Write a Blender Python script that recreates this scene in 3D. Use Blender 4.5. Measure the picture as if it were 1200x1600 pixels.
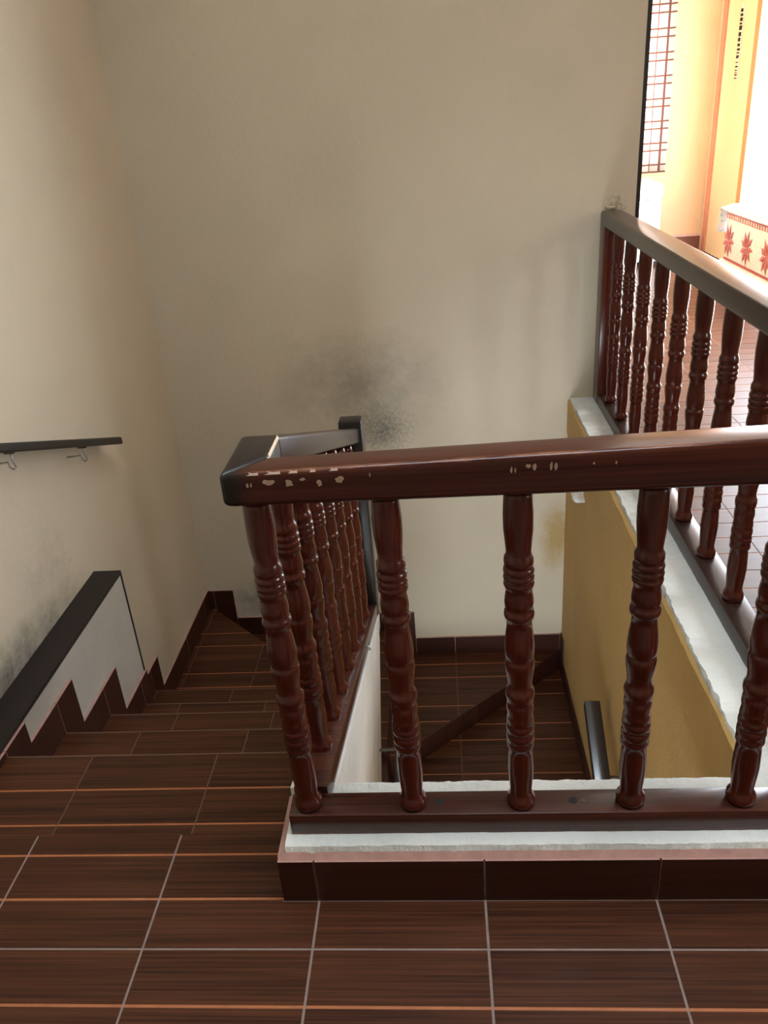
import bpy, bmesh, math, random
from mathutils import Vector, Matrix
random.seed(7)
for o in list(bpy.data.objects): bpy.data.objects.remove(o)
scn = bpy.context.scene
COL = scn.collection

# ------------------------------------------------------------------ camera
PITCH, ROLL, YAW, FPX = math.radians(26.12), math.radians(-4.494), math.radians(-4.923), 1265.0
CAMZ = 1.414
fwd = Vector((math.sin(YAW)*math.cos(PITCH), math.cos(YAW)*math.cos(PITCH), -math.sin(PITCH)))
rt0 = Vector((math.cos(YAW), -math.sin(YAW), 0)); up0 = rt0.cross(fwd)
rt = rt0*math.cos(ROLL) + up0*math.sin(ROLL); up = up0*math.cos(ROLL) - rt0*math.sin(ROLL)
cam_d = bpy.data.cameras.new('camera'); cam = bpy.data.objects.new('camera', cam_d); COL.objects.link(cam)
cam_d.sensor_fit = 'HORIZONTAL'; cam_d.sensor_width = 36.0; cam_d.lens = FPX*36.0/1200.0
cam_d.clip_start = 0.02
m = Matrix.Identity(4)
for i in range(3):
    m[i][0] = rt[i]; m[i][1] = up[i]; m[i][2] = -fwd[i]
m[2][3] = CAMZ
cam.matrix_world = m
scn.camera = cam

# ------------------------------------------------------------------ daylight
world = bpy.data.worlds.new('overcast_daylight'); scn.world = world; world.use_nodes = True
bg = world.node_tree.nodes['Background']; bg.inputs[0].default_value = (0.80, 0.90, 1.0, 1); bg.inputs[1].default_value = 34.0
def portal(name, loc, sx, sy, rot, energy, color):
    d = bpy.data.lights.new(name, 'AREA'); d.shape = 'RECTANGLE'; d.size = sx; d.size_y = sy
    d.energy = energy; d.color = color
    o = bpy.data.objects.new(name, d); COL.objects.link(o); o.location = loc; o.rotation_euler = rot
    if energy == 0: d.cycles.is_portal = True; d.energy = 1
    return o
R = math.radians
SKX, SKY, SKW, SKD = 0.30, 1.05, 1.80, 0.50
portal('daylight_terrace_door', (2.75, 5.83, 1.15), 2.3, 3.46, (0, R(90), 0), 0, (1, 1, 1))
portal('daylight_added_side_opening', (2.75, 0.65, 1.6), 1.0, 0.7, (0, R(90), 0), 0, (1, 1, 1))  # unseen opening, added to light the landing and left wall from the right
portal('daylight_added_low_opening', (-0.3, -2.36, -2.05), 1.2, 2.3, (R(90), 0, 0), 0, (1, 1, 1))  # unseen opening below the landing, added to brighten the lower back wall
portal('daylight_hall_window', (1.5, 8.66, 1.45), 1.3, 1.3, (R(-90), 0, 0), 0, (1, 1, 1))
portal('daylight_skylight', (SKX, SKY, 3.42), SKW, SKD, (0, 0, 0), 0, (1, 1, 1))
scn.view_settings.view_transform = 'Standard'; scn.view_settings.look = 'None'
scn.view_settings.gamma = 1.0; scn.view_settings.use_curve_mapping = False
scn.view_settings.exposure = -0.55

# ------------------------------------------------------------------ materials
def newmat(name):
    mt = bpy.data.materials.new(name); mt.use_nodes = True
    nt = mt.node_tree; b = nt.nodes['Principled BSDF']
    return mt, nt, b
def N(nt, t, **kw):
    n = nt.nodes.new(t)
    for k, v in kw.items():
        if k in n.inputs.keys() if isinstance(k, str) else False: n.inputs[k].default_value = v
        else: setattr(n, k, v)
    return n
def ramp(nt, stops):
    r = nt.nodes.new('ShaderNodeValToRGB'); e = r.color_ramp.elements
    while len(e) < len(stops): e.new(0.5)
    for el, (p, c) in zip(e, stops):
        el.position = p; el.color = (*c, 1) if len(c) == 3 else c
    return r
def noise(nt, vec, scale, detail=4, rough=0.55):
    n = nt.nodes.new('ShaderNodeTexNoise'); n.inputs['Scale'].default_value = scale
    n.inputs['Detail'].default_value = detail; n.inputs['Roughness'].default_value = rough
    if vec is not None: nt.links.new(vec, n.inputs['Vector'])
    return n
def bump(nt, b, h, strength, dist):
    bp = nt.nodes.new('ShaderNodeBump'); bp.inputs['Strength'].default_value = strength; bp.inputs['Distance'].default_value = dist
    nt.links.new(h, bp.inputs['Height']); nt.links.new(bp.outputs[0], b.inputs['Normal']); return bp
def mix(nt, fac, a, c, mode='MIX'):
    mx = nt.nodes.new('ShaderNodeMix'); mx.data_type = 'RGBA'; mx.blend_type = mode
    for sock, v in ((mx.inputs[0], fac), (mx.inputs[6], a), (mx.inputs[7], c)):
        if isinstance(v, (int, float)): sock.default_value = v
        elif isinstance(v, tuple): sock.default_value = (*v, 1)
        else: nt.links.new(v, sock)
    return mx.outputs[2]
def math_(nt, op, a, b=None, clamp=False):
    n = nt.nodes.new('ShaderNodeMath'); n.operation = op; n.use_clamp = clamp
    for i, v in enumerate((a, b)):
        if v is None: continue
        if isinstance(v, (int, float)): n.inputs[i].default_value = v
        else: nt.links.new(v, n.inputs[i])
    return n.outputs[0]
def wpos(nt): return nt.nodes.new('ShaderNodeNewGeometry').outputs['Position']
def mapping(nt, vec, scale=(1,1,1), loc=(0,0,0)):
    mp = nt.nodes.new('ShaderNodeMapping'); mp.inputs['Scale'].default_value = scale; mp.inputs['Location'].default_value = loc
    nt.links.new(vec, mp.inputs['Vector']); return mp.outputs[0]
def blob(nt, pos, c, rad):
    """1 at c fading to 0 on an ellipsoid of radii rad (a stain's own shape)"""
    mp = mapping(nt, pos, tuple(1/r for r in rad), tuple(-ci/r for ci, r in zip(c, rad)))
    l = nt.nodes.new('ShaderNodeVectorMath'); l.operation = 'LENGTH'; nt.links.new(mp, l.inputs[0])
    return math_(nt, 'SUBTRACT', 1.0, l.outputs['Value'], clamp=True)

def plaster(name, col, rough=0.75, mottling=0.03, bumpd=0.003, stains=None, bump_s=0.75):
    mt, nt, b = newmat(name); p = wpos(nt)
    n1 = noise(nt, p, 2.2, 5); n2 = noise(nt, p, 38, 4); n3 = noise(nt, p, 240, 2)
    d = tuple(c*(1-mottling*2.2) for c in col); l = tuple(min(1, c*(1+mottling)) for c in col)
    r = ramp(nt, [(0.3, d), (0.7, l)]); nt.links.new(n1.outputs[0], r.inputs[0])
    c = r.outputs[0]
    for (cc, rad, dark, sc, lo, hi) in (stains or []):
        bl = blob(nt, p, cc, rad); nn = noise(nt, p, sc, 8, 0.75)
        v = math_(nt, 'MULTIPLY', math_(nt, 'POWER', bl, 0.8), nn.outputs[0])
        rr = ramp(nt, [(lo, (0, 0, 0)), (hi, (1, 1, 1))]); nt.links.new(v, rr.inputs[0])
        c = mix(nt, rr.outputs[0], c, dark)
    nt.links.new(c, b.inputs['Base Color']); b.inputs['Roughness'].default_value = rough
    h = math_(nt, 'ADD', math_(nt, 'MULTIPLY', n2.outputs[0], 1.0), math_(nt, 'MULTIPLY', n3.outputs[0], 0.35))
    bump(nt, b, h, bump_s, bumpd)
    return mt
CREAM = (0.56, 0.475, 0.345)
M_WALL = plaster('cream_wall_paint', CREAM)
M_BACK = plaster('cream_wall_paint_smudged', CREAM, stains=[
    ((-0.38, 3.75, 0.24), (0.62, 1, 0.42), (0.25, 0.225, 0.175), 10, 0.16, 0.72),
    ((-0.30, 3.75, 0.02), (0.30, 1, 0.26), (0.11, 0.105, 0.09), 60, 0.25, 0.6),
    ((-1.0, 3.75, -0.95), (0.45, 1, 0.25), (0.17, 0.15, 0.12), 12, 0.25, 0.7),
    ((0.56, 3.75, -0.62), (0.14, 1, 0.30), (0.42, 0.285, 0.115), 7, 0.16, 0.42),
    ((0.78, 3.75, 0.98), (0.10, 1, 0.12), (0.12, 0.11, 0.09), 60, 0.3, 0.6)])
M_LEFT = plaster('cream_wall_paint_scuffed', CREAM, stains=[
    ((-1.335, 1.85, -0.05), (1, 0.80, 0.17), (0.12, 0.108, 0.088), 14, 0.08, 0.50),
    ((-1.335, 2.3, 0.12), (1, 0.5, 0.35), (0.25, 0.23, 0.19), 9, 0.35, 0.9)])
M_OCHRE = plaster('ochre_wall_paint', (0.52, 0.325, 0.110), mottling=0.06, stains=[
    ((0.605, 2.55, -0.75), (1, 0.12, 0.25), (0.20, 0.14, 0.07), 14, 0.25, 0.7)])
M_YELLOW = plaster('yellow_wall_paint', (0.84, 0.60, 0.35), mottling=0.03)
M_WHITEP = plaster('rough_white_plaster', (0.76, 0.77, 0.72), 0.8, 0.12, 0.004, bump_s=0.9, stains=[
    ((0.66, 3.0, 0.135), (0.3, 1.2, 0.3), (0.33, 0.30, 0.24), 25, 0.25, 0.7)])
M_STRING = plaster('off_white_stringer_paint', (0.70, 0.67, 0.61), 0.8, 0.10, 0.004, bump_s=0.7)
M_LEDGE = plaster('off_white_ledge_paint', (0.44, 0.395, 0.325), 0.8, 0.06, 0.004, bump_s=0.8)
M_CEIL = plaster('white_ceiling_paint', (0.70, 0.68, 0.62))
M_CONC = plaster('mortar_bed', (0.30, 0.25, 0.22), 0.85)

def wood(name, dark, light, rough, axis='X', grain=26, coat=0.0, var=0.25, wear=None, bumps=0.0, spec=0.38, sharp=0.0):
    """streaky wood; grain runs along axis in object space"""
    mt, nt, b = newmat(name)
    tc = nt.nodes.new('ShaderNodeTexCoord'); oi = nt.nodes.new('ShaderNodeObjectInfo')
    off = nt.nodes.new('ShaderNodeVectorMath'); off.operation = 'ADD'
    cv = nt.nodes.new('ShaderNodeCombineXYZ')
    rnd = math_(nt, 'MULTIPLY', oi.outputs['Random'], 37.0)
    for i in range(3): nt.links.new(rnd, cv.inputs[i])
    nt.links.new(tc.outputs['Object'], off.inputs[0]); nt.links.new(cv.outputs[0], off.inputs[1])
    s = {'X': (1.3, grain, grain), 'Y': (grain, 1.3, grain), 'Z': (grain, grain, 1.3)}[axis]
    s6 = {'X': (1.8, grain*7, grain*7), 'Y': (grain*7, 1.8, grain*7), 'Z': (grain*7, grain*7, 1.8)}[axis]
    v = mapping(nt, off.outputs[0], s)
    n1 = noise(nt, v, 1.0, 6, 0.6)
    v2 = mapping(nt, off.outputs[0], s6); n2 = noise(nt, v2, 1.0, 3, 0.6)
    f = math_(nt, 'ADD', math_(nt, 'MULTIPLY', n1.outputs[0], 0.38), math_(nt, 'MULTIPLY', n2.outputs[0], 0.62))
    r = ramp(nt, [(0.34+sharp, dark), (0.66-sharp, light)]); nt.links.new(f, r.inputs[0])
    hv = nt.nodes.new('ShaderNodeHueSaturation')
    vv = math_(nt, 'ADD', math_(nt, 'MULTIPLY', oi.outputs['Random'], var), 1.0 - var/2)
    nt.links.new(vv, hv.inputs['Value']); nt.links.new(r.outputs[0], hv.inputs['Color'])
    c = hv.outputs[0]
    if wear: c = wear(nt, c)
    nt.links.new(c, b.inputs['Base Color']); b.inputs['Roughness'].default_value = rough
    b.inputs['Specular IOR Level'].default_value = spec; b.inputs['Coat Weight'].default_value = coat*0.4; b.inputs['Coat Roughness'].default_value = 0.12
    if bumps: bump(nt, b, n2.outputs[0], bumps, 0.0008)
    return mt
M_TILE = wood('wood_look_ceramic_tile', (0.029, 0.0085, 0.0034), (0.094, 0.031, 0.0125), 0.36, 'X', 30, 0.0, 0.25, sharp=0.04, spec=0.22)
M_SKIRT = wood('dark_skirting_tile', (0.027, 0.0088, 0.0055), (0.056, 0.018, 0.011), 0.30, 'X', 30, 0.0, 0.2)
M_VARN = wood('mahogany_varnish', (0.050, 0.0078, 0.0035), (0.082, 0.0130, 0.0055), 0.21, 'Z', 30, 0.35, 0.25, spec=0.38)
M_RAILY = wood('dark_rail_varnish', (0.018, 0.008, 0.006), (0.040, 0.018, 0.013), 0.28, 'Y', 30, 0.3, 0.1)
M_BASEX = wood('bottom_rail_varnish', (0.030, 0.008, 0.005), (0.085, 0.025, 0.015), 0.27, 'X', 22, 0.3, 0.1)
M_BLACKW = wood('blackened_wood', (0.010, 0.007, 0.006), (0.022, 0.015, 0.012), 0.38, 'Y', 20, 0.1, 0.1)
M_SHEEN = wood('glossy_black_handrail', (0.010, 0.008, 0.008), (0.020, 0.015, 0.014), 0.20, 'Y', 20, 0.5, 0.1, spec=0.7)
M_CAP = wood('black_painted_cap', (0.012, 0.007, 0.006), (0.022, 0.014, 0.012), 0.55, 'Y', 20, 0.0, 0.1)
def railwear(nt, c):
    p = wpos(nt); sp = nt.nodes.new('ShaderNodeSeparateXYZ'); nt.links.new(p, sp.inputs[0])
    # varnish rubbed off along the front arris
    n = noise(nt, mapping(nt, p, (9, 60, 60)), 1.0, 6, 0.7)
    near = math_(nt, 'SUBTRACT', 1.0, math_(nt, 'MULTIPLY', math_(nt, 'ABSOLUTE', math_(nt, 'SUBTRACT', sp.outputs[1], 1.150)), 75.0), clamp=True)
    top = math_(nt, 'MULTIPLY', math_(nt, 'SUBTRACT', sp.outputs[2], 0.914), 90.0, clamp=True)
    f = math_(nt, 'MULTIPLY', math_(nt, 'MULTIPLY', near, top), n.outputs[0])
    r = ramp(nt, [(0.36, (0, 0, 0)), (0.62, (1, 1, 1))]); nt.links.new(f, r.inputs[0])
    c = mix(nt, r.outputs[0], c, (0.27, 0.11, 0.06))
    blk = math_(nt, 'MULTIPLY', math_(nt, 'SUBTRACT', -0.285, math_(nt, 'ADD', sp.outputs[0], math_(nt, 'MULTIPLY', n.outputs[0], 0.03))), 30.0, clamp=True)
    return mix(nt, blk, c, (0.012, 0.009, 0.008))
M_RAILX = wood('worn_rail_varnish', (0.030, 0.005, 0.003), (0.085, 0.019, 0.009), 0.24, 'X', 24, 0.3, 0.1, spec=0.28, wear=railwear)

def plain(name, col, rough=0.6, metal=0.0, nscale=40, var=0.12, bmp=0.0):
    mt, nt, b = newmat(name); p = nt.nodes.new('ShaderNodeTexCoord').outputs['Object']
    n = noise(nt, p, nscale, 3)
    r = ramp(nt, [(0.3, tuple(c*(1-var) for c in col)), (0.7, tuple(min(1, c*(1+var)) for c in col))])
    nt.links.new(n.outputs[0], r.inputs[0]); nt.links.new(r.outputs[0], b.inputs['Base Color'])
    b.inputs['Roughness'].default_value = rough; b.inputs['Metallic'].default_value = metal
    if bmp: bump(nt, b, n.outputs[0], bmp, 0.001)
    return mt
M_GROUT = plain('grey_pink_grout', (0.27, 0.195, 0.165), 0.8, bmp=0.3)
M_ORANGE = plain('orange_plank_line', (0.40, 0.135, 0.05), 0.4)
M_GROUTD = plain('tan_stair_grout', (0.15, 0.085, 0.05), 0.8)
M_NOSE = plain('tan_tile_edge', (0.14, 0.075, 0.042), 0.6)
M_BISQUE = plain('pink_tile_edge', (0.42, 0.23, 0.19), 0.7)
M_CHIP = plain('bare_chipped_wood', (0.40, 0.27, 0.195), 0.75, nscale=200)
M_SCRATCH = plain('worn_pale_edge', (0.55, 0.38, 0.20), 0.4, nscale=90)
M_PLUG = plain('dark_wood_plug', (0.010, 0.006, 0.005), 0.8)
M_STEEL = plain('dull_steel', (0.42, 0.43, 0.42), 0.35, 1.0)
M_IRON = plain('rusty_iron', (0.12, 0.08, 0.06), 0.5, 0.8)
M_WHITEPAINT = plain('white_enamel', (0.80, 0.80, 0.78), 0.35)
M_ORANGEW = plain('orange_door_wood', (0.62, 0.20, 0.05), 0.4)
M_PINKTRIM = plain('pink_corner_trim', (0.62, 0.26, 0.17), 0.5)
M_PINKLIGHT = plain('pale_pink_trim', (0.80, 0.52, 0.42), 0.5)
M_TANWOOD = plain('tan_wood', (0.42, 0.19, 0.08), 0.5)
M_CHESTW = plain('whitewashed_chest_wood', (0.78, 0.66, 0.62), 0.5)
M_CHESTR = plain('red_chest_carving', (0.42, 0.10, 0.09), 0.5)
M_BROWNSK = plain('brown_hall_skirting', (0.22, 0.085, 0.05), 0.4)
def cloth_mat():
    mt, nt, b = newmat('white_cloth_blue_print'); p = nt.nodes.new('ShaderNodeTexCoord').outputs['Object']
    n = noise(nt, p, 26, 5, 0.7); r = ramp(nt, [(0.52, (0.72, 0.76, 0.80)), (0.62, (0.30, 0.42, 0.52))])
    nt.links.new(n.outputs[0], r.inputs[0]); nt.links.new(r.outputs[0], b.inputs['Base Color']); b.inputs['Roughness'].default_value = 0.8
    return mt
M_CLOTH = cloth_mat()
def curtain_mat():
    mt, nt, b = newmat('plaid_curtain_fabric'); p = nt.nodes.new('ShaderNodeTexCoord').outputs['Object']
    sp = nt.nodes.new('ShaderNodeSeparateXYZ'); nt.links.new(p, sp.inputs[0])
    def lines(sock, period, offs, w):
        t = math_(nt, 'FRACT', math_(nt, 'ADD', math_(nt, 'DIVIDE', sock, period), offs))
        return math_(nt, 'LESS_THAN', t, w)
    a = lines(sp.outputs[2], 0.185, 0.0, 0.075); a2 = lines(sp.outputs[2], 0.185, 0.66, 0.075)
    v = lines(sp.outputs[0], 0.21, 0.05, 0.12); v2 = lines(sp.outputs[0], 0.21, 0.45, 0.05)
    f = math_(nt, 'MAXIMUM', math_(nt, 'MAXIMUM', a, a2), math_(nt, 'MAXIMUM', v, v2))
    c = mix(nt, f, (0.80, 0.72, 0.64), (0.26, 0.12, 0.09))
    nt.links.new(c, b.inputs['Base Color']); b.inputs['Roughness'].default_value = 0.9
    tr = nt.nodes.new('ShaderNodeBsdfTranslucent'); nt.links.new(c, tr.inputs[0])
    ms = nt.nodes.new('ShaderNodeMixShader'); ms.inputs[0].default_value = 0.5
    nt.links.new(b.outputs[0], ms.inputs[1]); nt.links.new(tr.outputs[0], ms.inputs[2])
    nt.links.new(ms.outputs[0], nt.nodes['Material Output'].inputs[0])
    return mt
M_CURT = curtain_mat()

# ------------------------------------------------------------------ geometry helpers
def link(name, me, parent=None, loc=(0, 0, 0)):
    o = bpy.data.objects.new(name, me); COL.objects.link(o)
    loc = Vector(loc)
    if parent is not None:
        o.parent = parent; loc = loc - world_loc(parent)
    o.location = loc
    return o
def world_loc(o):
    v = Vector((0, 0, 0))
    while o is not None: v += o.location; o = o.parent
    return v
def tag(o, label=None, cat=None, group=None, kind=None):
    if label: o['label'] = label
    if cat: o['category'] = cat
    if group: o['group'] = group
    if kind: o['kind'] = kind
    return o
def thing(name, loc, label, cat, group=None, kind=None):
    return tag(link(name, None, None, loc), label, cat, group, kind)
def mk(name, verts, faces, mats, parent=None, idx=None, smooth=False, origin=None):
    """mesh from world-space verts; origin = world origin of the object"""
    o0 = Vector(origin) if origin else Vector((0, 0, 0))
    if origin is None:
        xs = [Vector(v) for v in verts]
        o0 = Vector((sum(v.x for v in xs)/len(xs), sum(v.y for v in xs)/len(xs), min(v.z for v in xs)))
    me = bpy.data.meshes.new(name)
    me.from_pydata([tuple(Vector(v)-o0) for v in verts], [], faces)
    bm = bmesh.new(); bm.from_mesh(me); bmesh.ops.recalc_face_normals(bm, faces=bm.faces); bm.to_mesh(me); bm.free()
    for mm in (mats if isinstance(mats, (list, tuple)) else [mats]): me.materials.append(mm)
    if idx:
        for p, i in zip(me.polygons, idx): p.material_index = i
    if smooth:
        for p in me.polygons: p.use_smooth = True
    return link(name, me, parent, o0)
BOXF = [(0, 1, 2, 3), (4, 5, 6, 7), (0, 1, 5, 4), (1, 2, 6, 5), (2, 3, 7, 6), (3, 0, 4, 7)]
def boxv(x0, x1, y0, y1, z0, z1):
    return [(x0, y0, z0), (x1, y0, z0), (x1, y1, z0), (x0, y1, z0), (x0, y0, z1), (x1, y0, z1), (x1, y1, z1), (x0, y1, z1)]
def bevel_obj(o, w, seg=2, smooth=True):
    bm = bmesh.new(); bm.from_mesh(o.data)
    bmesh.ops.bevel(bm, geom=list(bm.edges), offset=w, segments=seg, profile=0.5, affect='EDGES', clamp_overlap=True)
    if smooth:
        for f in bm.faces: f.smooth = True
    bm.to_mesh(o.data); bm.free()
    if smooth:
        o.data.set_sharp_from_angle(angle=R(35))
    return o
def box(name, x0, x1, y0, y1, z0, z1, mat, parent=None, bev=0.0, seg=2):
    o = mk(name, boxv(x0, x1, y0, y1, z0, z1), BOXF, mat, parent)
    if bev: bevel_obj(o, bev, seg)
    return o
def boxes(name, lst, mat, parent=None):
    v, f = [], []
    for b in lst:
        k = len(v); v += boxv(*b); f += [tuple(i+k for i in q) for q in BOXF]
    return mk(name, v, f, mat, parent)
def prism(name, poly, a0, a1, plane, mat, parent=None, bev=0, seg=2):
    """poly in 2D extruded along the remaining axis; plane 'yz' (along x), 'xy' (along z), 'xz' (along y)"""
    def P(p, a):
        return {'yz': (a, p[0], p[1]), 'xy': (p[0], p[1], a), 'xz': (p[0], a, p[1])}[plane]
    n = len(poly); v = [P(p, a0) for p in poly] + [P(p, a1) for p in poly]
    f = [tuple(range(n)), tuple(range(n, 2*n))] + [(i, (i+1) % n, n+(i+1) % n, n+i) for i in range(n)]
    o = mk(name, v, f, mat, parent)
    if bev: bevel_obj(o, bev, seg)
    return o
def bar(name, p, q, w, h, mat, parent=None, bev=0.0, seg=2, wdir=None):
    """rectangular bar from p to q (centre line of the section); w sideways, h upwards; ends cut vertical/plumb"""
    p, q = Vector(p), Vector(q); d = (q-p).normalized()
    s = Vector((d.y, -d.x, 0)).normalized() if wdir is None else Vector(wdir)
    v = []
    for c in (p, q):
        for a, b_ in ((-1, -1), (1, -1), (1, 1), (-1, 1)):
            v.append(c + s*(a*w/2) + Vector((0, 0, b_*h/2)))
    f = [(0, 1, 2, 3), (4, 5, 6, 7), (0, 1, 5, 4), (1, 2, 6, 5), (2, 3, 7, 6), (3, 0, 4, 7)]
    o = mk(name, v, f, mat, parent)
    if bev: bevel_obj(o, bev, seg)
    return o
def tube(name, pts, r, mat, parent=None, seg=8):
    pts = [Vector(p) for p in pts]; v = []; f = []
    for i, p in enumerate(pts):
        d = (pts[min(i+1, len(pts)-1)]-pts[max(i-1, 0)]).normalized()
        a = d.cross(Vector((0.31, 0.17, 0.93))).normalized(); b = d.cross(a)
        for k in range(seg):
            t = 2*math.pi*k/seg; v.append(p + a*(r*math.cos(t)) + b*(r*math.sin(t)))
    for i in range(len(pts)-1):
        for k in range(seg):
            f.append((i*seg+k, i*seg+(k+1) % seg, (i+1)*seg+(k+1) % seg, (i+1)*seg+k))
    f.append(tuple(range(seg))); f.append(tuple(range((len(pts)-1)*seg, len(pts)*seg)))
    return mk(name, v, f, mat, parent, smooth=True)
def clip(poly, ax, val, keep_less):
    out = []
    for i in range(len(poly)):
        a, b = poly[i], poly[(i+1) % len(poly)]
        ina = (a[ax] <= val) == keep_less or a[ax] == val; inb = (b[ax] <= val) == keep_less or b[ax] == val
        if ina: out.append(a)
        if ina != inb:
            t = (val-a[ax])/(b[ax]-a[ax]); out.append((a[0]+(b[0]-a[0])*t, a[1]+(b[1]-a[1])*t))
    return out
def cliprect(poly, x0, x1, y0, y1):
    for ax, v, kl in ((0, x0, False), (0, x1, True), (1, y0, False), (1, y1, True)):
        if len(poly) < 3: return []
        poly = clip(poly, ax, v, kl)
    return poly
def area(p):
    return abs(sum(p[i][0]*p[(i+1) % len(p)][1]-p[(i+1) % len(p)][0]*p[i][1] for i in range(len(p))))/2 if len(p) > 2 else 0
TILE = 0.3333
_cache = {}
def tiles(parent, poly, z, xj, yj, grooves, gap=0.005, tname='tile', gmat=None):
    """wood-look tiles: cells between the joints xj / yj, clipped to one convex polygon (or a list of adjoining ones); plank lines at grooves"""
    made = []
    gmat = gmat or M_ORANGE
    polys = poly if isinstance(poly[0], list) else [poly]
    for i in range(len(xj)-1):
        for j in range(len(yj)-1):
            x0, x1, y0, y1 = xj[i]+gap/2, xj[i+1]-gap/2, yj[j]+gap/2, yj[j+1]-gap/2
            cells = [c for c in (cliprect(p, x0, x1, y0, y1) for p in polys) if area(c) > 1e-5]
            if sum(area(c) for c in cells) < 4e-4: continue
            ox, oy = min(p[0] for c in cells for p in c), min(p[1] for c in cells for p in c)
            gs = [g for g in sorted(grooves) if y0+0.01 < g < y1-0.01]
            key = (tuple(tuple((round(p[0]-ox, 4), round(p[1]-oy, 4)) for p in c) for c in cells), tuple(round(g-oy, 4) for g in gs))
            if key not in _cache:
                v, f, ids = [], [], []
                def pr(pl, za, zb, mi):
                    n = len(pl); k = len(v)
                    v.extend([(p[0]-ox, p[1]-oy, za) for p in pl] + [(p[0]-ox, p[1]-oy, zb) for p in pl])
                    f.append(tuple(range(k, k+n))[::-1]); ids.append(mi); f.append(tuple(range(k+n, k+2*n))); ids.append(mi)
                    for q in range(n): f.append((k+q, k+(q+1) % n, k+n+(q+1) % n, k+n+q)); ids.append(mi)
                for cell in cells:
                    if sum(cell[q][0]*cell[(q+1) % len(cell)][1]-cell[(q+1) % len(cell)][0]*cell[q][1] for q in range(len(cell))) < 0: cell = cell[::-1]
                    pr(cell, -0.010, -0.0012, 1)
                    edges = [y0-1] + gs + [y1+1]
                    for a, b_ in zip(edges[:-1], edges[1:]):
                        q = clip(cell, 1, a+0.0034, False)
                        q = clip(q, 1, b_-0.0034, True) if len(q) > 2 else []
                        if area(q) > 1e-5: pr(q, -0.0012, 0.0, 0)
                me = bpy.data.meshes.new('tile'); me.from_pydata(v, [], f)
                me.materials.append(M_TILE); me.materials.append(gmat)
                for p, mi in zip(me.polygons, ids): p.material_index = mi
                _cache[key] = me
            made.append(link(tname, _cache[key], parent, (ox, oy, z)))
    return made
def skirt_tile(parent, x0, x1, y0, y1, z0, z1, name='skirting_tile', edge=None):
    """dark skirting tile with pink unglazed edges; glazed on both large faces"""
    v = boxv(x0, x1, y0, y1, z0, z1)
    thin = 0 if (x1-x0) < (y1-y0) else 1
    ids = [1, 1, 0, 0, 0, 0] if thin == 1 else [1, 1, 0, 0, 0, 0]
    if thin == 1: ids = [1, 1, 0, 1, 0, 1]
    else: ids = [1, 1, 1, 0, 1, 0]
    return mk(name, v, BOXF, [M_SKIRT, edge or M_BISQUE], parent, idx=ids)

# ------------------------------------------------------------------ the setting
XL, YB, XO = -1.335, 3.752, 0.605      # left wall, back wall, ochre wall of the stairwell
XH, YH, ZC = 2.60, 8.48, 3.30          # hall side wall, hall end wall, ceiling
YR = -2.25
def structure(o): o['kind'] = 'structure'; return o
structure(box('wall_left', XL-0.15, XL, YR, YB, -3.2, ZC, M_LEFT))
structure(box('wall_back', XL-0.15, 0.862, YB, YB+0.15, -3.2, ZC, M_BACK))
structure(box('trim_1', 0.862, 0.880, YB+0.004, YB+0.146, 0.0, ZC, M_BLACKW))
structure(boxes('wall_stairwell', [(XO, 0.80, 1.30, YB, -3.2, -0.02), (XO, 0.80, YR, 1.30, -3.2, -0.25)], M_OCHRE))
structure(boxes('wall_rear', [(XL, XH+0.15, YR-0.15, YR, -0.9, ZC), (XL, -0.9, YR-0.15, YR, -3.2, -0.9), (0.3, XH+0.15, YR-0.15, YR, -3.2, -0.9)], M_WALL))  # gap low in the wall is added to let daylight into the lower stairwell
structure(boxes('wall_right', [(XH, XH+0.15, YR, 0.30, 0, ZC), (XH, XH+0.15, 1.00, 4.10, 0, ZC), (XH, XH+0.15, 0.30, 1.00, 0, 1.1), (XH, XH+0.15, 0.30, 1.00, 2.1, ZC), (XH, XH+0.15, 7.56, YH+0.15, 0, ZC), (XH, XH+0.15, 4.10, 7.56, 2.3, ZC)], M_YELLOW))
structure(boxes('wall_hall', [(0.3, 0.85, YH, YH+0.15, 0, ZC), (2.15, XH, YH, YH+0.15, 0, ZC), (0.85, 2.15, YH, YH+0.15, 0, 0.80), (0.85, 2.15, YH, YH+0.15, 2.1, ZC)], M_YELLOW))
structure(box('wall_inner', 0.15, 0.3, YB+0.15, YH+0.15, 0, ZC, M_YELLOW))
SX0, SX1, SY0_, SY1_ = SKX-SKW/2, SKX+SKW/2, SKY-SKD/2, SKY+SKD/2
structure(boxes('ceiling', [(XL-0.15, SX0, YR-0.15, YH+0.15, ZC, ZC+0.1), (SX1, XH+0.15, YR-0.15, YH+0.15, ZC, ZC+0.1),
                            (SX0, SX1, YR-0.15, SY0_, ZC, ZC+0.1), (SX0, SX1, SY1_, YH+0.15, ZC, ZC+0.1)], M_CEIL))
GZ = -0.0015
floor = structure(boxes('floor', [(XL, XH, YR, 1.12, -0.25, GZ), (XL, -0.36, 1.12, 1.279, -0.25, GZ), (0.80, XH, 1.12, YB, -0.25, GZ), (0.3, XH, YB+0.15, YH, -0.25, GZ), (0.88, XH, YB, YB+0.15, -0.25, GZ)], M_GROUT))
XJ = [0.0455 + TILE*k for k in range(-5, 9)]; YJ = [1.0025 + TILE*k for k in range(-2, 24)]
GR = [1.0025 + TILE*k/3 for k in range(-6, 72)]
def rect(x0, x1, y0, y1): return [(x0, y0), (x1, y0), (x1, y1), (x0, y1)]
tiles(floor, [rect(XL, XH, 0.3, 1.106), rect(XL, -0.362, 1.106, 1.281), rect(0.83, XH, 1.106, YH-0.013)], 0, XJ, YJ, GR)

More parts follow.
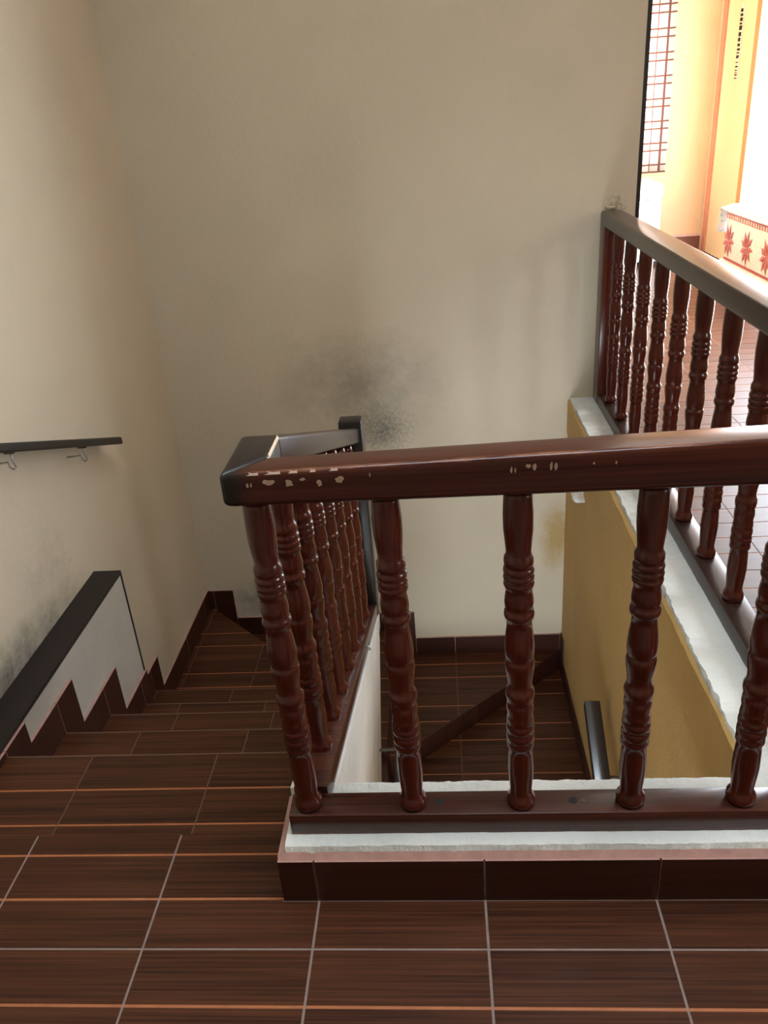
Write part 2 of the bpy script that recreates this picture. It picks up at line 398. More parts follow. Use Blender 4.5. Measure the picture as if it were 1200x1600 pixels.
# ------------------------------------------------------------------ the staircase: treads and their tiles
stair = thing('staircase', (-0.8, 1.3, -1.45), 'winding staircase of brown wood-look tiled steps going down and turning right', 'stairs')
def tread(poly, z, xj, yj, gr, zb=None, gap=0.0035, nose=None):
    t = prism('tread', poly, (z-0.45 if zb is None else zb), z-0.0015, 'xy', M_CONC, stair)
    t.data.materials.append(M_GROUTD); t.data.materials.append(M_SKIRT)
    for p in t.data.polygons: p.material_index = 1 if abs(p.normal.z) > 0.5 else 2
    tiles(t, poly, z, xj, yj, gr, gap)
    if nose:
        box('edge_strip', poly[0][0]+0.011 if poly[0][0] == XK else poly[0][0], poly[1][0], nose-0.0032, nose+0.0006, z-0.010, z+0.0006, M_NOSE, t)
    return t
XK = -1.232
SJ = [-1.66, -1.325, -0.980, -0.636, -0.291]
tread(rect(XK, -0.36, 1.281, 1.630), -0.088, SJ, [1.2795, 1.6315], [1.391, 1.506], nose=1.630)
tread(rect(XK, -0.36, 1.630, 1.922), -0.262, SJ, [1.6285, 1.9235], [1.70, 1.81], nose=1.922)
tread(rect(XK, -0.36, 1.922, 2.210), -0.435, [v+0.006 for v in SJ], [1.9205, 2.2115], [1.99, 2.10], nose=2.210)
tread(rect(XK, -0.36, 2.210, 2.494), -0.622, [v-0.10 for v in SJ]+[-0.05], [2.2085, 2.4955], [2.27, 2.38], nose=2.494)
tread(rect(XL, -0.36, 2.494, 2.820), -0.815, [v+0.01 for v in SJ], [2.4925, 2.8215], [2.60, 2.71], nose=2.820)
T6 = [(XL, 2.820), (-0.36, 2.820), (-1.318, YB), (XL, YB)]
tread(T6, -0.985, [-1.64, -1.302, -0.965, -0.63, -0.29], [2.8185, 3.277, 3.612, 3.80], [2.94, 3.05, 3.16, 3.388, 3.50])
T7 = [(-0.36, 2.820), (-0.315, 2.776), (-0.315, YB), (-1.318, YB)]
tread(T7, -1.165, [-1.32, -0.98, -0.65, -0.313], [2.77, 3.10, 3.433, 3.80], [2.88, 2.99, 3.21, 3.32, 3.54, 3.65])
T8 = [(-0.315, 2.916), (0.603, YB), (-0.315, YB)]
YY = [3.760-0.1165*k for k in range(0, 12)]
tread(T8, -1.330, [-0.65, -0.316, 0.0185, 0.353, 0.69], [YY[9], YY[6], YY[3], YY[0]+0.002], YY, zb=-1.9)
T9 = [(-0.315, 2.70), (XO, 2.70), (XO, YB), (-0.315, 2.916)]
YZ = [3.4045-0.1165*k for k in range(-3, 8)]
tread(T9, -1.450, [-0.65, -0.316, 0.0245, 0.36, 0.70], [2.585, YZ[6]-0.0, YZ[3], YZ[0], YZ[0]+0.36], YZ, zb=-2.0)
yy, zz = 2.70, -1.45
for k in range(4):
    yy -= 0.29; zz -= 0.17
    tread(rect(-0.255, XO, yy, yy+0.29), zz, [-0.316, 0.0245, 0.36, 0.70], [yy-0.002, yy+0.292], [yy+0.1, yy+0.2], zb=-3.2)
structure(box('floor_lower', XL, XO, YR, YB, -3.3, -3.2, M_CONC))
# small dark tiles facing the diagonal riser
rs = Vector((-0.315, 2.916, 0)); re = Vector((0.600, YB-0.004, 0)); dv = (re-rs); L = dv.length; dv.normalize(); nv = Vector((dv.y, -dv.x, 0))
kk = 0; s = 0.02
riser = None
while s < L-0.02:
    e = min(s+0.1125, L)
    a, b_ = rs+dv*(s+0.0015), rs+dv*(e-0.0015)
    v = []
    for zq in (-1.449, -1.3315):
        for q in (a, b_, b_+nv*0.008, a+nv*0.008): v.append((q.x, q.y, zq))
    mk('riser_tile', v, BOXF, M_SKIRT, stair)
    s = e
# ------------------------------------------------------------------ kerbs and stringer wall
ZK = 0.134
kerb = thing('stairwell_kerb', (0.1, 1.2, 0.0), 'low rough white plaster kerb under the front balustrade, faced with dark brown skirting tiles', 'kerb')
def rough_prism(name, poly, a0, a1, plane, mat, parent, n=60, amp=0.004, seed=0):
    """extruded section cut into slices, its upper corners wobbling like hand-trowelled plaster"""
    rnd = random.Random(seed); v = []; f = []; k = len(poly)
    off = [[0, 0] for _ in poly]
    zmid = (min(p[1] for p in poly)+max(p[1] for p in poly))/2
    for i in range(n+1):
        a = a0+(a1-a0)*i/n
        for j, p in enumerate(poly):
            off[j] = [0.75*off[j][0]+rnd.uniform(-amp, amp)*0.6, 0.75*off[j][1]+rnd.uniform(-amp, amp)*0.35]
            q = (p[0]+off[j][0], p[1]+off[j][1]) if p[1] > zmid else p
            v.append({'xz': (q[0], a, q[1]), 'yz': (a, q[0], q[1])}[plane])
    for i in range(n):
        for j in range(k):
            f.append((i*k+j, i*k+(j+1) % k, (i+1)*k+(j+1) % k, (i+1)*k+j))
    f.append(tuple(range(k))); f.append(tuple(range(n*k, (n+1)*k)))
    return mk(name, v, f, mat, parent)
rough_prism('plaster_kerb', [(1.122, -0.25), (1.122, 0.116), (1.127, 0.132), (1.135, ZK), (1.29, ZK), (1.300, ZK-0.008), (1.300, -0.25)], -0.345, 0.80, 'yz', M_WHITEP, kerb, 200, 0.0016, 1)
jx = [-0.362, -0.288, 0.0455, 0.3788, 0.712, 0.83]
for a, b_ in zip(jx[:-1], jx[1:]):
    skirt_tile(kerb, a+0.002, b_-0.002, 1.108, 1.121, 0.0, 0.110)
mk('mortar_fillet', [(-0.355, 1.112, 0.1095), (0.82, 1.112, 0.1095), (0.82, 1.123, 0.121), (-0.355, 1.123, 0.121), (-0.355, 1.123, 0.1095), (0.82, 1.123, 0.1095)],
   [(0, 1, 2, 3), (0, 3, 4), (1, 5, 2), (3, 2, 5, 4), (0, 4, 5, 1)], M_BISQUE, kerb)
skirt_tile(kerb, -0.362, -0.349, 1.121, 1.281, 0.0, 0.110)
rk = thing('hall_kerb', (0.70, 2.5, 0.0), 'rough white plaster kerb under the long balustrade between stairwell and bright hall', 'kerb')
rough_prism('plaster_kerb', [(XO-0.004, -0.02), (XO+0.002, 0.10), (XO+0.010, ZK), (0.80, ZK), (0.805, -0.02)], 1.29, YB-0.001, 'xz', M_WHITEP, rk, 300, 0.0042, 2)
rough_prism('ochre_face', [(XO-0.006, -0.04), (XO-0.006, 0.118), (XO+0.004, 0.126), (XO+0.004, -0.04)], 1.301, YB-0.002, 'xz', M_OCHRE, rk, 100, 0.003, 3)
yk = 1.30
while yk < YB-0.01:
    ye = min(yk+TILE, YB); skirt_tile(rk, 0.806, 0.818, yk+0.002, ye-0.002, 0.0, 0.110); yk = ye

sw = thing('stringer_wall', (-0.31, 1.9, -1.0), 'sloping white plaster wall beside the upper stairs under the descending balustrade', 'wall')
SY0, SZ0, SY1, SZ1 = 1.28, 0.134, 2.47, -0.215
def sx(y, z, side):
    base = -0.258 if side > 0 else -0.358
    return base + (-0.036*max(0, (-0.2-z))/0.55 if side > 0 else 0) 
v, f = [], []
ny, nz = 24, 10
for side in (1, -1):
    for i in range(ny+1):
        y = SY0+(SY1-SY0)*i/ny; zt = SZ0+(SZ1-SZ0)*i/ny
        for j in range(nz+1):
            z = zt + (-1.45-zt)*j/nz
            w = 0.003*math.sin(y*23+1.3)*math.sin(y*9+z*1.5) if side > 0 and j > 0 else 0
            v.append((sx(y, z, side)+w, y, z))
st = (ny+1)*(nz+1)
for s_ in (0, 1):
    for i in range(ny):
        for j in range(nz):
            a = s_*st+i*(nz+1)+j; f.append((a, a+1, a+nz+2, a+nz+1))
for i in range(ny):
    a = i*(nz+1); f.append((a, a+nz+1, st+a+nz+1, st+a)); a += nz; f.append((a, a+nz+1, st+a+nz+1, st+a))
for j in range(nz):
    f.append((j, j+1, st+j+1, st+j)); a = ny*(nz+1)+j; f.append((a, a+1, st+a+1, st+a))
mk('plaster_wall', v, f, M_STRING, sw)
NOS = [(1.281, 0.0), (1.630, -0.088), (1.922, -0.262), (2.210, -0.435), (2.494, -0.622), (2.820, -0.815)]
for (ya, za), (yb_, zb_) in zip(NOS[:-1], NOS[1:]):
    skirt_tile(sw, -0.370, -0.3585, ya+0.11, min(yb_+0.11, 2.47), zb_-0.17, zb_+0.112)

# low wall with a black cap on the left
lw = thing('low_wall', (-1.28, 1.9, -1.0), 'low white ledge wall with a flat black cap against the left wall', 'wall')
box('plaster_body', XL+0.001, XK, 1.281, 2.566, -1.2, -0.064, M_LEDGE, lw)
box('black_cap', XL+0.001, XK+0.003, 1.281, 2.574, -0.065, -0.052, M_CAP, lw)
box('black_end_strip', XL+0.001, XK+0.003, 2.566, 2.574, -0.60, -0.065, M_CAP, lw)
# skirting on the left: level runs that step down with the treads
bl = structure(thing('baseboard_left', (-1.25, 2.2, -0.6), 'dark brown stepped skirting tiles with pink edges along the left side of the stairs', 'skirting'))
steps = [(1.285, 1.745, -0.068, -0.088, 1.630), (1.745, 2.038, -0.142, -0.262, 1.922), (2.038, 2.333, -0.318, -0.435, 2.210), (2.333, 2.572, -0.512, -0.622, 2.494)]
for k, (ya, yb_, zt, zt0, nos) in enumerate(steps):
    zn = NOS[k+2][1] if k+2 < len(NOS) else -0.985
    skirt_tile(bl, XK, XK+0.010, ya, nos-0.0015, zt0-0.004, zt)
    skirt_tile(bl, XK, XK+0.010, nos+0.0015, yb_, zn-0.004, zt)
skirt_tile(bl, XL, XL+0.010, 2.576, 2.8185, -0.817, -0.702)
skirt_tile(bl, XL, XL+0.010, 2.8215, 2.924, -0.987, -0.702)
for ya, yb_ in ((2.926, 3.30), (3.303, 3.635), (3.638, YB-0.002)):
    skirt_tile(bl, XL, XL+0.010, ya, yb_, -0.987, -0.866)
bb = structure(thing('baseboard_back', (-0.3, YB-0.01, -1.2), 'dark brown stepped skirting tiles along the foot of the back wall', 'skirting'))
skirt_tile(bb, XL+0.011, XL+0.037, YB-0.010, YB, -0.987, -0.870)
skirt_tile(bb, XL+0.040, -1.188, YB-0.010, YB, -1.167, -0.870)
for a, b_ in ((-1.186, -0.90), (-0.897, -0.57), (-0.567, -0.315)):
    skirt_tile(bb, a, b_, YB-0.010, YB, -1.167, -1.050)
skirt_tile(bb, -0.312, -0.200, YB-0.010, YB, -1.332, -1.050)
for a, b_ in ((-0.198, 0.017), (0.020, 0.352), (0.355, XO-0.012)):
    skirt_tile(bb, a, b_, YB-0.010, YB, -1.332, -1.222)
br = structure(thing('baseboard_stairwell', (XO-0.01, 3.2, -1.45), 'dark skirting tiles along the foot of the ochre stairwell wall', 'skirting'))
skirt_tile(br, XO-0.010, XO-0.0005, 3.66, YB-0.011, -1.452, -1.215, edge=M_SKIRT)
for a, b_ in ((2.70, 2.99), (2.993, 3.326), (3.329, 3.657)):
    skirt_tile(br, XO-0.010, XO-0.0005, a, b_, -1.452, -1.352, edge=M_SKIRT)

# ------------------------------------------------------------------ balustrades
PROF = [(0.0, 0.0252), (0.0127, 0.0273), (0.027, 0.0268), (0.0379, 0.0224), (0.0521, 0.0206), (0.0917, 0.023), (0.1323, 0.0247), (0.188, 0.023), (0.21, 0.0217), (0.2178, 0.0258), (0.2287, 0.0257), (0.2349, 0.024), (0.2395, 0.0257), (0.2503, 0.0264), (0.261, 0.0258), (0.2671, 0.0235), (0.2717, 0.0255), (0.2808, 0.0263), (0.2914, 0.0256), (0.2975, 0.0233), (0.3035, 0.0253), (0.317, 0.0244), (0.3274, 0.023), (0.3445, 0.0251), (0.3629, 0.0246), (0.3688, 0.023), (0.379, 0.0249), (0.3921, 0.0265), (0.4051, 0.026), (0.4101, 0.0236), (0.4245, 0.0217), (0.4423, 0.0226), (0.4705, 0.0256), (0.495, 0.0267), (0.504, 0.0255), (0.5081, 0.0235), (0.5136, 0.025), (0.526, 0.0261), (0.5465, 0.0266), (0.5768, 0.0249), (0.6068, 0.0224), (0.6279, 0.0216), (0.6357, 0.0255), (0.6449, 0.0266), (0.6539, 0.0258), (0.6591, 0.0229), (0.6688, 0.0244), (0.6816, 0.0253), (0.6976, 0.0242), (0.7128, 0.0225), (0.7229, 0.0232), (0.7292, 0.0257), (0.7354, 0.0264), (0.7404, 0.0257), (0.7448, 0.0238), (0.7479, 0.026), (0.7541, 0.0267), (0.7603, 0.0256), (0.764, 0.0237), (0.7677, 0.0259), (0.7738, 0.0266), (0.7806, 0.0254), (0.7849, 0.0228), (0.7873, 0.0239), (0.794, 0.0252), (0.808, 0.0249), (0.8152, 0.0223), (0.8224, 0.021), (0.8511, 0.0227), (0.8864, 0.0247), (0.9268, 0.0251), (0.9722, 0.0236), (1.0, 0.0219)]
def lathe_mesh(name, prof, h, mat, seg=24):
    v, f = [], []
    for z, r in prof:
        for k in range(seg):
            t = 2*math.pi*k/seg; v.append((r*math.cos(t), r*math.sin(t), z*h))
    for i in range(len(prof)-1):
        for k in range(seg): f.append((i*seg+k, i*seg+(k+1) % seg, (i+1)*seg+(k+1) % seg, (i+1)*seg+k))
    f.append(tuple(range(seg))[::-1]); f.append(tuple(range((len(prof)-1)*seg, len(prof)*seg)))
    me = bpy.data.meshes.new(name); me.from_pydata(v, [], f); me.materials.append(mat)
    for p in me.polygons: p.use_smooth = True
    me.polygons[-1].use_smooth = False; me.polygons[-2].use_smooth = False
    return me
BAL = lathe_mesh('baluster', PROF, 1.0, M_VARN)
def baluster(parent, x, y, z0, z1, rs=1.0, lean=0.0):
    o = link('baluster', BAL, parent, (x, y, z0)); o.scale = (rs, rs, z1-z0); o.rotation_euler = (0, math.atan2(lean, z1-z0), 0); return o

# front balustrade
fb = thing('balustrade', (0.2, 1.182, ZK), 'front red-brown turned balustrade with a chipped worn handrail across the landing', 'balustrade')
# (handrail: rounded section, lifting a little to the right)
def rail_x(name, x0, x1, y0, y1, zb, zt0, zt1, mat, parent, r=0.011, mitre=0.0):
    v = [(x0, y0, zb), (x1, y0, zb), (x1, y1, zb), (x0+mitre, y1, zb), (x0, y0, zt0), (x1, y0, zt1), (x1, y1, zt1), (x0+mitre, y1, zt0)]
    return bevel_obj(mk(name, v, BOXF, mat, parent), r, 4)
HR = rail_x('handrail', -0.3545, 0.7085, 1.1435, 1.2145, 0.8685, 0.9265, 0.9480, M_RAILX, fb, r=0.009, mitre=0.068)
bottom = box('bottom_rail', -0.336, 0.7175, 1.155, 1.2165, ZK-0.002, 0.1845, M_BASEX, fb, 0.004, 2)
for x, ln in ((-0.298, -0.014), (-0.0895, -0.010), (0.123, -0.008), (0.333, -0.003), (0.541, 0.0)):
    baluster(fb, x, 1.186, 0.1835, 0.8695, 1.0, ln)
def disc(name, x, y, z, r, h, mat, parent, n=14):
    v = [(x+r*math.cos(2*math.pi*k/n), y+r*math.sin(2*math.pi*k/n), z) for k in range(n)] + [(x+r*math.cos(2*math.pi*k/n), y+r*math.sin(2*math.pi*k/n), z+h) for k in range(n)]
    f = [tuple(range(n)), tuple(range(n, 2*n))] + [(k, (k+1) % n, n+(k+1) % n, n+k) for k in range(n)]
    return mk(name, v, f, mat, parent)
disc('wood_plug', -0.038, 1.186, 0.184, 0.0095, 0.0012, M_PLUG, bottom)
disc('wood_plug', 0.224, 1.187, 0.184, 0.0085, 0.0012, M_PLUG, bottom)
disc('wood_plug', 0.244, 1.186, 0.184, 0.0060, 0.0012, M_IRON, bottom)
def chip(cx, cz, w, h, seed, y=1.1435):
    rnd = random.Random(seed); n = 11; pl = []
    for k in range(n):
        t = 2*math.pi*k/n; q = rnd.uniform(0.55, 1.1); pl.append((cx+w/2*q*math.cos(t), cz+h/2*q*math.sin(t)))
    v = [(p[0], y-0.0005, p[1]) for p in pl] + [(p[0], y+0.002, p[1]) for p in pl]
    f = [tuple(range(n)), tuple(range(n, 2*n))] + [(k, (k+1) % n, n+(k+1) % n, n+k) for k in range(n)]
    return mk('paint_chip', v, f, M_CHIP, HR)
for i, (x, z, w, h) in enumerate([(-0.310, 0.907, 0.004, 0.010), (-0.304, 0.907, 0.003, 0.009), (-0.276, 0.911, 0.020, 0.012), (-0.244, 0.908, 0.015, 0.014), (-0.221, 0.914, 0.011, 0.006),
        (-0.196, 0.906, 0.009, 0.011), (-0.164, 0.911, 0.015, 0.014), (-0.116, 0.916, 0.003, 0.010),
        (0.101, 0.914, 0.004, 0.013), (0.107, 0.913, 0.003, 0.011), (0.127, 0.919, 0.009, 0.008), (0.136, 0.917, 0.008, 0.012), (0.161, 0.918, 0.005, 0.016), (0.168, 0.916, 0.007, 0.014),
        (0.225, 0.919, 0.004, 0.004), (0.258, 0.919, 0.003, 0.006)]):
    chip(x, z, w, h, i)
# pale scratches along the arris, on the left end of the rail
for i, (x, w) in enumerate([(-0.300, 0.020), (-0.268, 0.026), (-0.236, 0.016), (-0.205, 0.010), (-0.172, 0.014)]):
    zt = 0.9265+(x+0.3545)*0.018/1.063; pts = []
    for dx, t in ((-0.5, 62), (0.5, 60), (0.42, 30), (0.1, 38), (-0.38, 26), (-0.2, 44)):
        pts.append((x+w*dx, 1.1525-0.0097*math.sin(R(t)), zt-0.009+0.0097*math.cos(R(t))))
    pts.append((x, 1.1500, zt-0.007))
    mk('paint_chip', pts, [(0, 1, 2, 3, 4, 5)] + [(k, (k+1) % 6, 6) for k in range(6)], M_CHIP, HR)

# descending balustrade at the side of the stairs
sb = thing('balustrade', (-0.31, 1.8, 0.0), 'short balustrade descending beside the stairs from the black corner block', 'balustrade')
cbv = [(-0.3545, 1.1437, 0.8685), (-0.3545, 1.318, 0.8685), (-0.2865, 1.318, 0.8685), (-0.2865, 1.2118, 0.8685)]
cb = mk('corner_block', cbv + [(a, b_, 0.927) for a, b_, _ in cbv], BOXF, M_BLACKW, sb); bevel_obj(cb, 0.009, 3)
mk('worn_edge', [(-0.2885, 1.222, 0.9266), (-0.2885, 1.312, 0.9266), (-0.2866, 1.312, 0.9200), (-0.2866, 1.222, 0.9200), (-0.2915, 1.222, 0.922), (-0.2915, 1.312, 0.922)],
   [(0, 1, 2, 3), (0, 4, 5, 1), (3, 2, 5, 4), (0, 3, 4), (1, 5, 2)], M_SCRATCH, cb)
RS = -0.362
ra, rb = Vector((-0.3195, 1.312, 0.8985)), Vector((-0.305, 2.46, 0.8985+RS*(2.46-1.312)))
bar('handrail', ra, rb, 0.066, 0.052, M_RAILY, sb, 0.007, 3)
BS = (SZ1-SZ0)/(SY1-SY0)
def base_z(y): return SZ0+BS*(y-SY0)
bar('bottom_rail', (-0.2985, 1.216, base_z(1.216)+0.024), (-0.2985, 2.46, base_z(2.46)+0.024), 0.070, 0.050, M_BASEX, sb, 0.004, 2)
nw = box('newel_post', -0.338, -0.262, 2.45, 2.515, -0.30, 0.535, M_BLACKW, sb, 0.006, 2)
for k in range(7):
    y = 1.385+0.1555*k
    x = -0.303
    baluster(sb, x, y, base_z(y)+0.045, 0.8985+RS*(y-1.312)-0.022, 1.0, (ra.x+(rb.x-ra.x)*(y-1.312)/(2.46-1.312))-x)
# small round hook screwed to the bottom rail
tube('wire_hook', [(-0.262, 2.02, base_z(2.02)+0.045), (-0.255, 2.02, base_z(2.02)+0.052), (-0.248, 2.02, base_z(2.02)+0.046), (-0.250, 2.02, base_z(2.02)+0.036)], 0.0022, M_STEEL, sb)

# long balustrade on the hall side
hb = thing('balustrade', (0.755, 2.5, ZK), 'long dark balustrade at the right between the stairwell and the bright hall', 'balustrade')
rail2 = box('handrail', 0.709, 0.800, 1.146, YB-0.03, 0.920, 0.978, M_RAILY, hb, 0.010, 3)
box('bottom_rail', 0.718, 0.792, 1.155, YB-0.03, ZK-0.006, 0.183, M_RAILY, hb, 0.004, 2)
newel = box('newel_post', 0.716, 0.796, YB-0.105, YB-0.002, ZK-0.006, 0.921, M_VARN, hb, 0.003, 2)
tubev = disc('wood_plug', 0, 0, 0, 0.006, 0.002, M_PLUG, newel)
tubev.rotation_euler = (R(90), 0, 0); tubev.location = Vector((0.745, YB-0.104, 0.80))-world_loc(newel)
for k in range(11):
    baluster(hb, 0.755, 3.545-0.2365*k if k else 3.53, 0.182, 0.921, 1.0)

# ------------------------------------------------------------------ wall handrails
wh = thing('wall_handrail', (XL, 2.2, 0.5), 'black wooden handrail on wire hooks, mounted on the left wall', 'handrail')
p0, p1 = Vector((-1.275, 1.30, 0.9325-0.016)), Vector((-1.275, 2.890, 0.9325-0.016-0.362*1.59))
p0.z = 0.645+0.362*(2.07-1.30); p1.z = 0.645-0.362*(2.89-2.07)
bar('rail', p0, p1, 0.062, 0.030, M_BLACKW, wh, 0.006, 3)
for y in (1.55, 2.145, 2.60):
    z = 0.645-0.362*(y-2.07)-0.012
    b_ = tube('wire_hook', [(-1.268, y, z), (-1.268, y, z-0.030), (-1.262, y, z-0.050), (-1.270, y, z-0.058), (-1.282, y, z-0.050), (-1.285, y+0.002, z-0.035), (-1.334, y+0.002, z-0.040)], 0.0025, M_STEEL, wh)
    box('hook_plate', -1.285, -1.255, y-0.007, y+0.007, z-0.006, z-0.001, M_IRON, wh)
lh = thing('wall_handrail', (0.54, 2.3, -0.8), 'black handrail with a bluish sheen on the ochre wall low in the stairwell', 'handrail')
bar('rail', (0.532, 2.525, -0.695), (0.532, 1.45, -0.695-0.64*1.075), 0.062, 0.034, M_SHEEN, lh, 0.005, 3)
for y in (2.32, 1.7):
    z = -0.695-0.64*(2.525-y)
    tube('bracket', [(0.545, y, z-0.012), (0.560, y, z-0.045), (0.600, y, z-0.05), (XO+0.001, y, z-0.05)], 0.005, M_IRON, lh)
ll = thing('wall_handrail', (-0.2, 2.3, -0.8), 'black handrail fixed to the white stringer wall low in the stairwell', 'handrail')
bar('rail', (-0.203, 2.50, -0.690), (-0.203, 1.45, -0.690-0.66*1.05), 0.064, 0.034, M_SHEEN, ll, 0.005, 3)
for y in (2.40, 1.7):
    z = -0.690-0.66*(2.50-y)
    tube('bracket', [(-0.215, y, z-0.012), (-0.222, y, z-0.035), (-0.300, y, z-0.04)], 0.006, M_STEEL, ll)

# plaster lump left on the ochre wall
def lump(name, c, r, mat, seed, parent=None):
    bm = bmesh.new(); bmesh.ops.create_icosphere(bm, subdivisions=3, radius=1.0); rnd = random.Random(seed)
    ph = [rnd.uniform(0, 6) for _ in range(6)]
    for v in bm.verts:
        q = 1+0.18*math.sin(3.1*v.co.x+ph[0])*math.sin(2.7*v.co.y+ph[1])+0.14*math.sin(5*v.co.z+ph[2]+2*v.co.x)+0.08*math.sin(9*v.co.y+ph[3])
        v.co = Vector((v.co.x*r[0]*q, v.co.y*r[1]*q, v.co.z*r[2]*q))
    me = bpy.data.meshes.new(name); bm.to_mesh(me); bm.free(); me.materials.append(mat)
    for p in me.polygons: p.use_smooth = True
    return link(name, me, parent, c)
tag(lump('plaster_lump', (XO-0.004, 3.36, -0.165), (0.045, 0.14, 0.045), M_STRING, 4), 'lump of rough white plaster stuck on the ochre stairwell wall', 'plaster')
tag(lump('plaster_chip', (0.755, YB-0.004, 0.985), (0.022, 0.006, 0.006), M_WALL, 9), 'crumbled plaster on the back wall just above the end of the long handrail', 'plaster')

# ------------------------------------------------------------------ the bright hall beyond
structure(box('baseboard_hall', 0.3, XH-0.001, YH-0.012, YH-0.0005, 0.0, 0.128, M_BROWNSK))
structure(box('trim_2', 0.3, XH-0.001, YH-0.016, YH-0.0005, 0.128, 0.150, M_PINKLIGHT))
structure(box('trim_3', XH-0.016, XH-0.0005, YH-0.075, YH-0.017, 0.0, ZC, M_PINKLIGHT))
structure(box('trim_4', XH-0.018, XH-0.0005, YH-0.16, YH-0.076, 0.0, ZC, M_PINKTRIM))
structure(boxes('door_1', [(XH-0.02, XH+0.16, 7.46, 7.56, 0, 2.3), (XH-0.02, XH+0.16, 4.04, 4.10, 0, 2.3), (XH-0.02, XH+0.16, 4.10, 7.46, 2.2, 2.3)], M_ORANGEW))
structure(boxes('window_1', [(0.85, 0.91, YH, YH+0.12, 0.80, 2.1), (2.09, 2.15, YH, YH+0.12, 0.80, 2.1), (0.91, 2.09, YH, YH+0.12, 0.80, 0.86), (0.91, 2.09, YH, YH+0.12, 2.04, 2.1), (1.47, 1.53, YH, YH+0.12, 0.86, 2.04)], M_ORANGEW))
structure(boxes('added_window_2', [(XH, XH+0.12, 0.30, 0.35, 1.1, 2.1), (XH, XH+0.12, 0.95, 1.00, 1.1, 2.1), (XH, XH+0.12, 0.35, 0.95, 1.1, 1.15), (XH, XH+0.12, 0.35, 0.95, 2.05, 2.1)], M_ORANGEW))  # frame of the out-of-view window added for light from the right
def curtain(name, x0, x1, y, z0, z1, amp, label):
    n, mz = 60, 8; v, f = [], []
    for i in range(n+1):
        x = x0+(x1-x0)*i/n
        for j in range(mz+1):
            z = z0+(z1-z0)*j/mz; yy_ = y+amp*math.sin(x*62+0.3*z)*(0.7+0.3*math.sin(x*17+z))
            v.append((x, yy_, z))
    for i in range(n):
        for j in range(mz): f.append((i*(mz+1)+j, (i+1)*(mz+1)+j, (i+1)*(mz+1)+j+1, i*(mz+1)+j+1))
    o = mk(name, v, f, M_CURT, None, smooth=True)
    md = o.modifiers.new('thick', 'SOLIDIFY'); md.thickness = 0.002
    return tag(o, label, 'curtain')
cu = curtain('curtain', 0.80, 2.185, YH-0.07, 0.735, 2.30, 0.018, 'long plaid curtain with reddish lines hanging in the far bright room')
rod = thing('curtain_rod', (1.5, YH-0.07, 2.31), 'thin curtain rod above the plaid curtain on the far wall', 'rod')
tube('rod', [(0.7, YH-0.07, 2.31), (2.3, YH-0.07, 2.31)], 0.010, M_TANWOOD, rod)
for x in (0.75, 2.25): tube('bracket', [(x, YH-0.07, 2.31), (x, YH-0.002, 2.31)], 0.007, M_TANWOOD, rod)
wc = thing('white_cabinet', (1.75, 7.95, 0.0), 'plain white cabinet with a lid seam standing before the plaid curtain', 'cabinet')
box('body', 1.45, 2.00, 7.72, 8.25, 0.04, 0.565, M_WHITEPAINT, wc, 0.012, 3)
box('lid', 1.44, 2.005, 7.71, 8.255, 0.571, 0.70, M_WHITEPAINT, wc, 0.03, 4)
for x in (1.48, 1.97):
    for y in (7.76, 8.21): box('foot', x-0.025, x+0.025, y-0.025, y+0.025, 0.0, 0.045, M_PLUG, wc)
ws = thing('wooden_stand', (2.07, 8.2, 0), 'narrow tan wooden stand beside the white cabinet by the curtain', 'stand')
box('upright', 2.02, 2.105, 8.20, 8.32, 0.02, 0.50, M_TANWOOD, ws, 0.006)
box('foot', 1.995, 2.13, 8.16, 8.36, 0.0, 0.025, M_TANWOOD, ws, 0.004)
box('top', 2.005, 2.12, 8.18, 8.34, 0.50, 0.52, M_SCRATCH, ws, 0.004)
# wall strip with small dark marks
wsn = thing('wall_strip', (XH-0.006, 7.92, 1.45), 'thin dark speckled strip hanging on the yellow wall beside the orange door frame', 'ornament')
box('backing', XH-0.010, XH-0.0005, 7.905, 7.935, 1.45, 2.02, M_WHITEPAINT, wsn)
rnd = random.Random(3); z = 1.47
while z < 1.98:
    h = rnd.uniform(0.008, 0.035) if z > 1.6 else rnd.uniform(0.006, 0.014)
    box('mark', XH-0.022, XH-0.0095, 7.902+rnd.uniform(0, 0.012), 7.938, z, z+h, M_PLUG, wsn); z += h+rnd.uniform(0.006, 0.016 if z > 1.6 else 0.03)

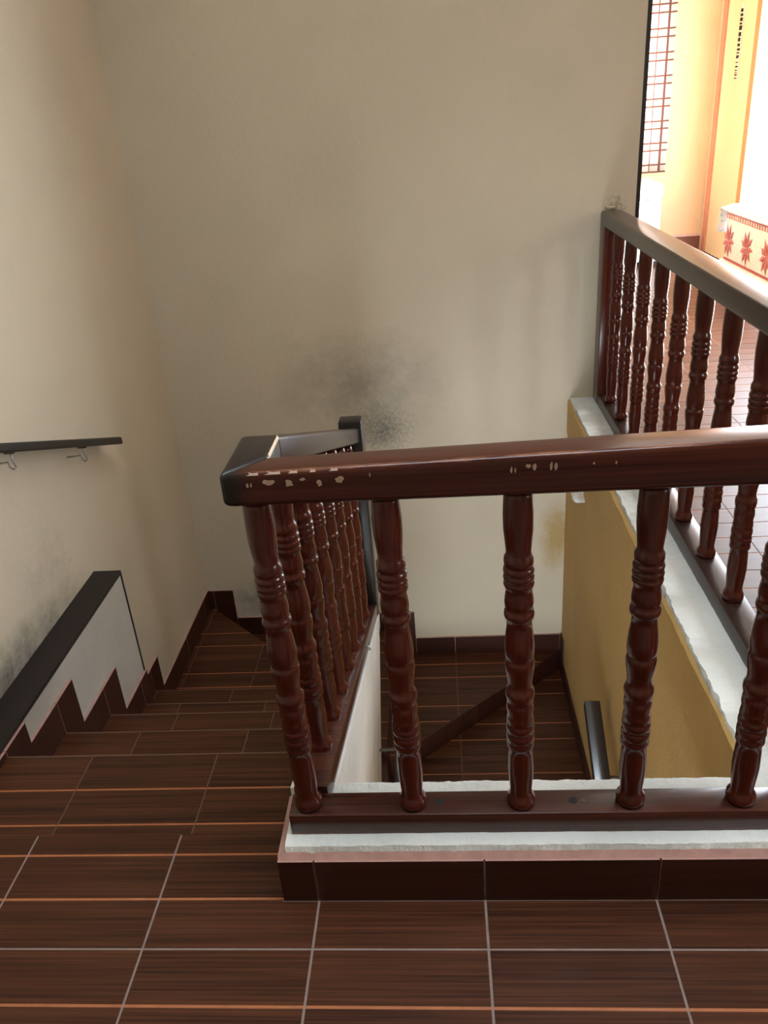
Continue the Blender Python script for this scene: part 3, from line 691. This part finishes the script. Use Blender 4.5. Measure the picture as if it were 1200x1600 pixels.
# carved chest
ch = thing('carved_chest', (2.42, 6.2, 0), 'pink and white carved wooden chest with flower carvings in the hall', 'chest')
CX0, CX1, CY0, CY1 = 2.285, 2.585, 5.30, 6.83
box('plinth', CX0-0.025, CX1, CY0-0.03, CY1+0.03, 0.145, 0.185, M_CHESTW, ch, 0.008)
box('body', CX0, CX1, CY0, CY1, 0.185, 0.555, M_CHESTW, ch, 0.004)
box('top_band', CX0-0.006, CX1, CY0-0.005, CY1+0.005, 0.495, 0.535, M_CHESTR, ch, 0.003)
box('lid', CX0-0.02, CX1, CY0-0.02, CY1+0.02, 0.555, 0.585, M_CHESTW, ch, 0.006)
for y in (CY0+0.05, CY1-0.05):
    for x in (CX0+0.02, CX1-0.05): box('foot', x-0.02, x+0.04, y-0.04, y+0.04, 0.0, 0.146, M_CHESTR, ch, 0.006)
def petal_mesh(l, w):
    v = [(0, 0, 0), (-0.006, w*0.5, l*0.55), (-0.009, 0, l*0.5), (-0.006, -w*0.5, l*0.55), (0, 0, l), (0.004, 0, l*0.5)]
    me = bpy.data.meshes.new('petal'); me.from_pydata(v, [], [(0, 2, 1), (0, 3, 2), (1, 2, 4), (2, 3, 4), (0, 1, 5), (1, 4, 5), (4, 3, 5), (3, 0, 5)]); me.materials.append(M_CHESTR); return me
PET = petal_mesh(0.130, 0.040)
for cy in (5.55, 5.95, 6.35, 6.75):
    for k in range(9):
        o = link('petal', PET, ch, (CX0-0.001, cy, 0.335)); o.rotation_euler = (2*math.pi*k/9+0.2, 0, 0)
for k in range(60):
    y = CY0+0.03+k*0.0248
    box('bead', CX0-0.008, CX0+0.001, y, y+0.010, 0.190, 0.208, M_CHESTR, ch)
    if k % 2 == 0: box('bead', CX0-0.012, CX0-0.005, y, y+0.020, 0.502, 0.528, M_CHESTW, ch)
# cloth over the chest: folds down past the far end
nx, v, f = 5, [], []
path = [(5.20, 0.588), (5.28, 0.592), (6.0, 0.590), (6.70, 0.592), (6.84, 0.594), (6.875, 0.575), (6.89, 0.52), (6.90, 0.45), (6.91, 0.385)]
for i, (y, z) in enumerate(path):
    for j in range(nx+1):
        x = CX0-0.045+(CX1-CX0+0.04)*j/nx
        drop = 0.0 if j else (0.035 if i < 5 else 0.0)
        v.append((x, y+0.006*math.sin(j*2.3+i), z-drop+0.002*math.sin(j*1.7+i*2.1)))
for i in range(len(path)-1):
    for j in range(nx): f.append((i*(nx+1)+j, i*(nx+1)+j+1, (i+1)*(nx+1)+j+1, (i+1)*(nx+1)+j))
cl = mk('chest_cloth', v, f, M_CLOTH, None, smooth=True)
md = cl.modifiers.new('thick', 'SOLIDIFY'); md.thickness = 0.004; md.offset = 1
tag(cl, 'white cloth with bluish print spread over the carved chest', 'cloth')
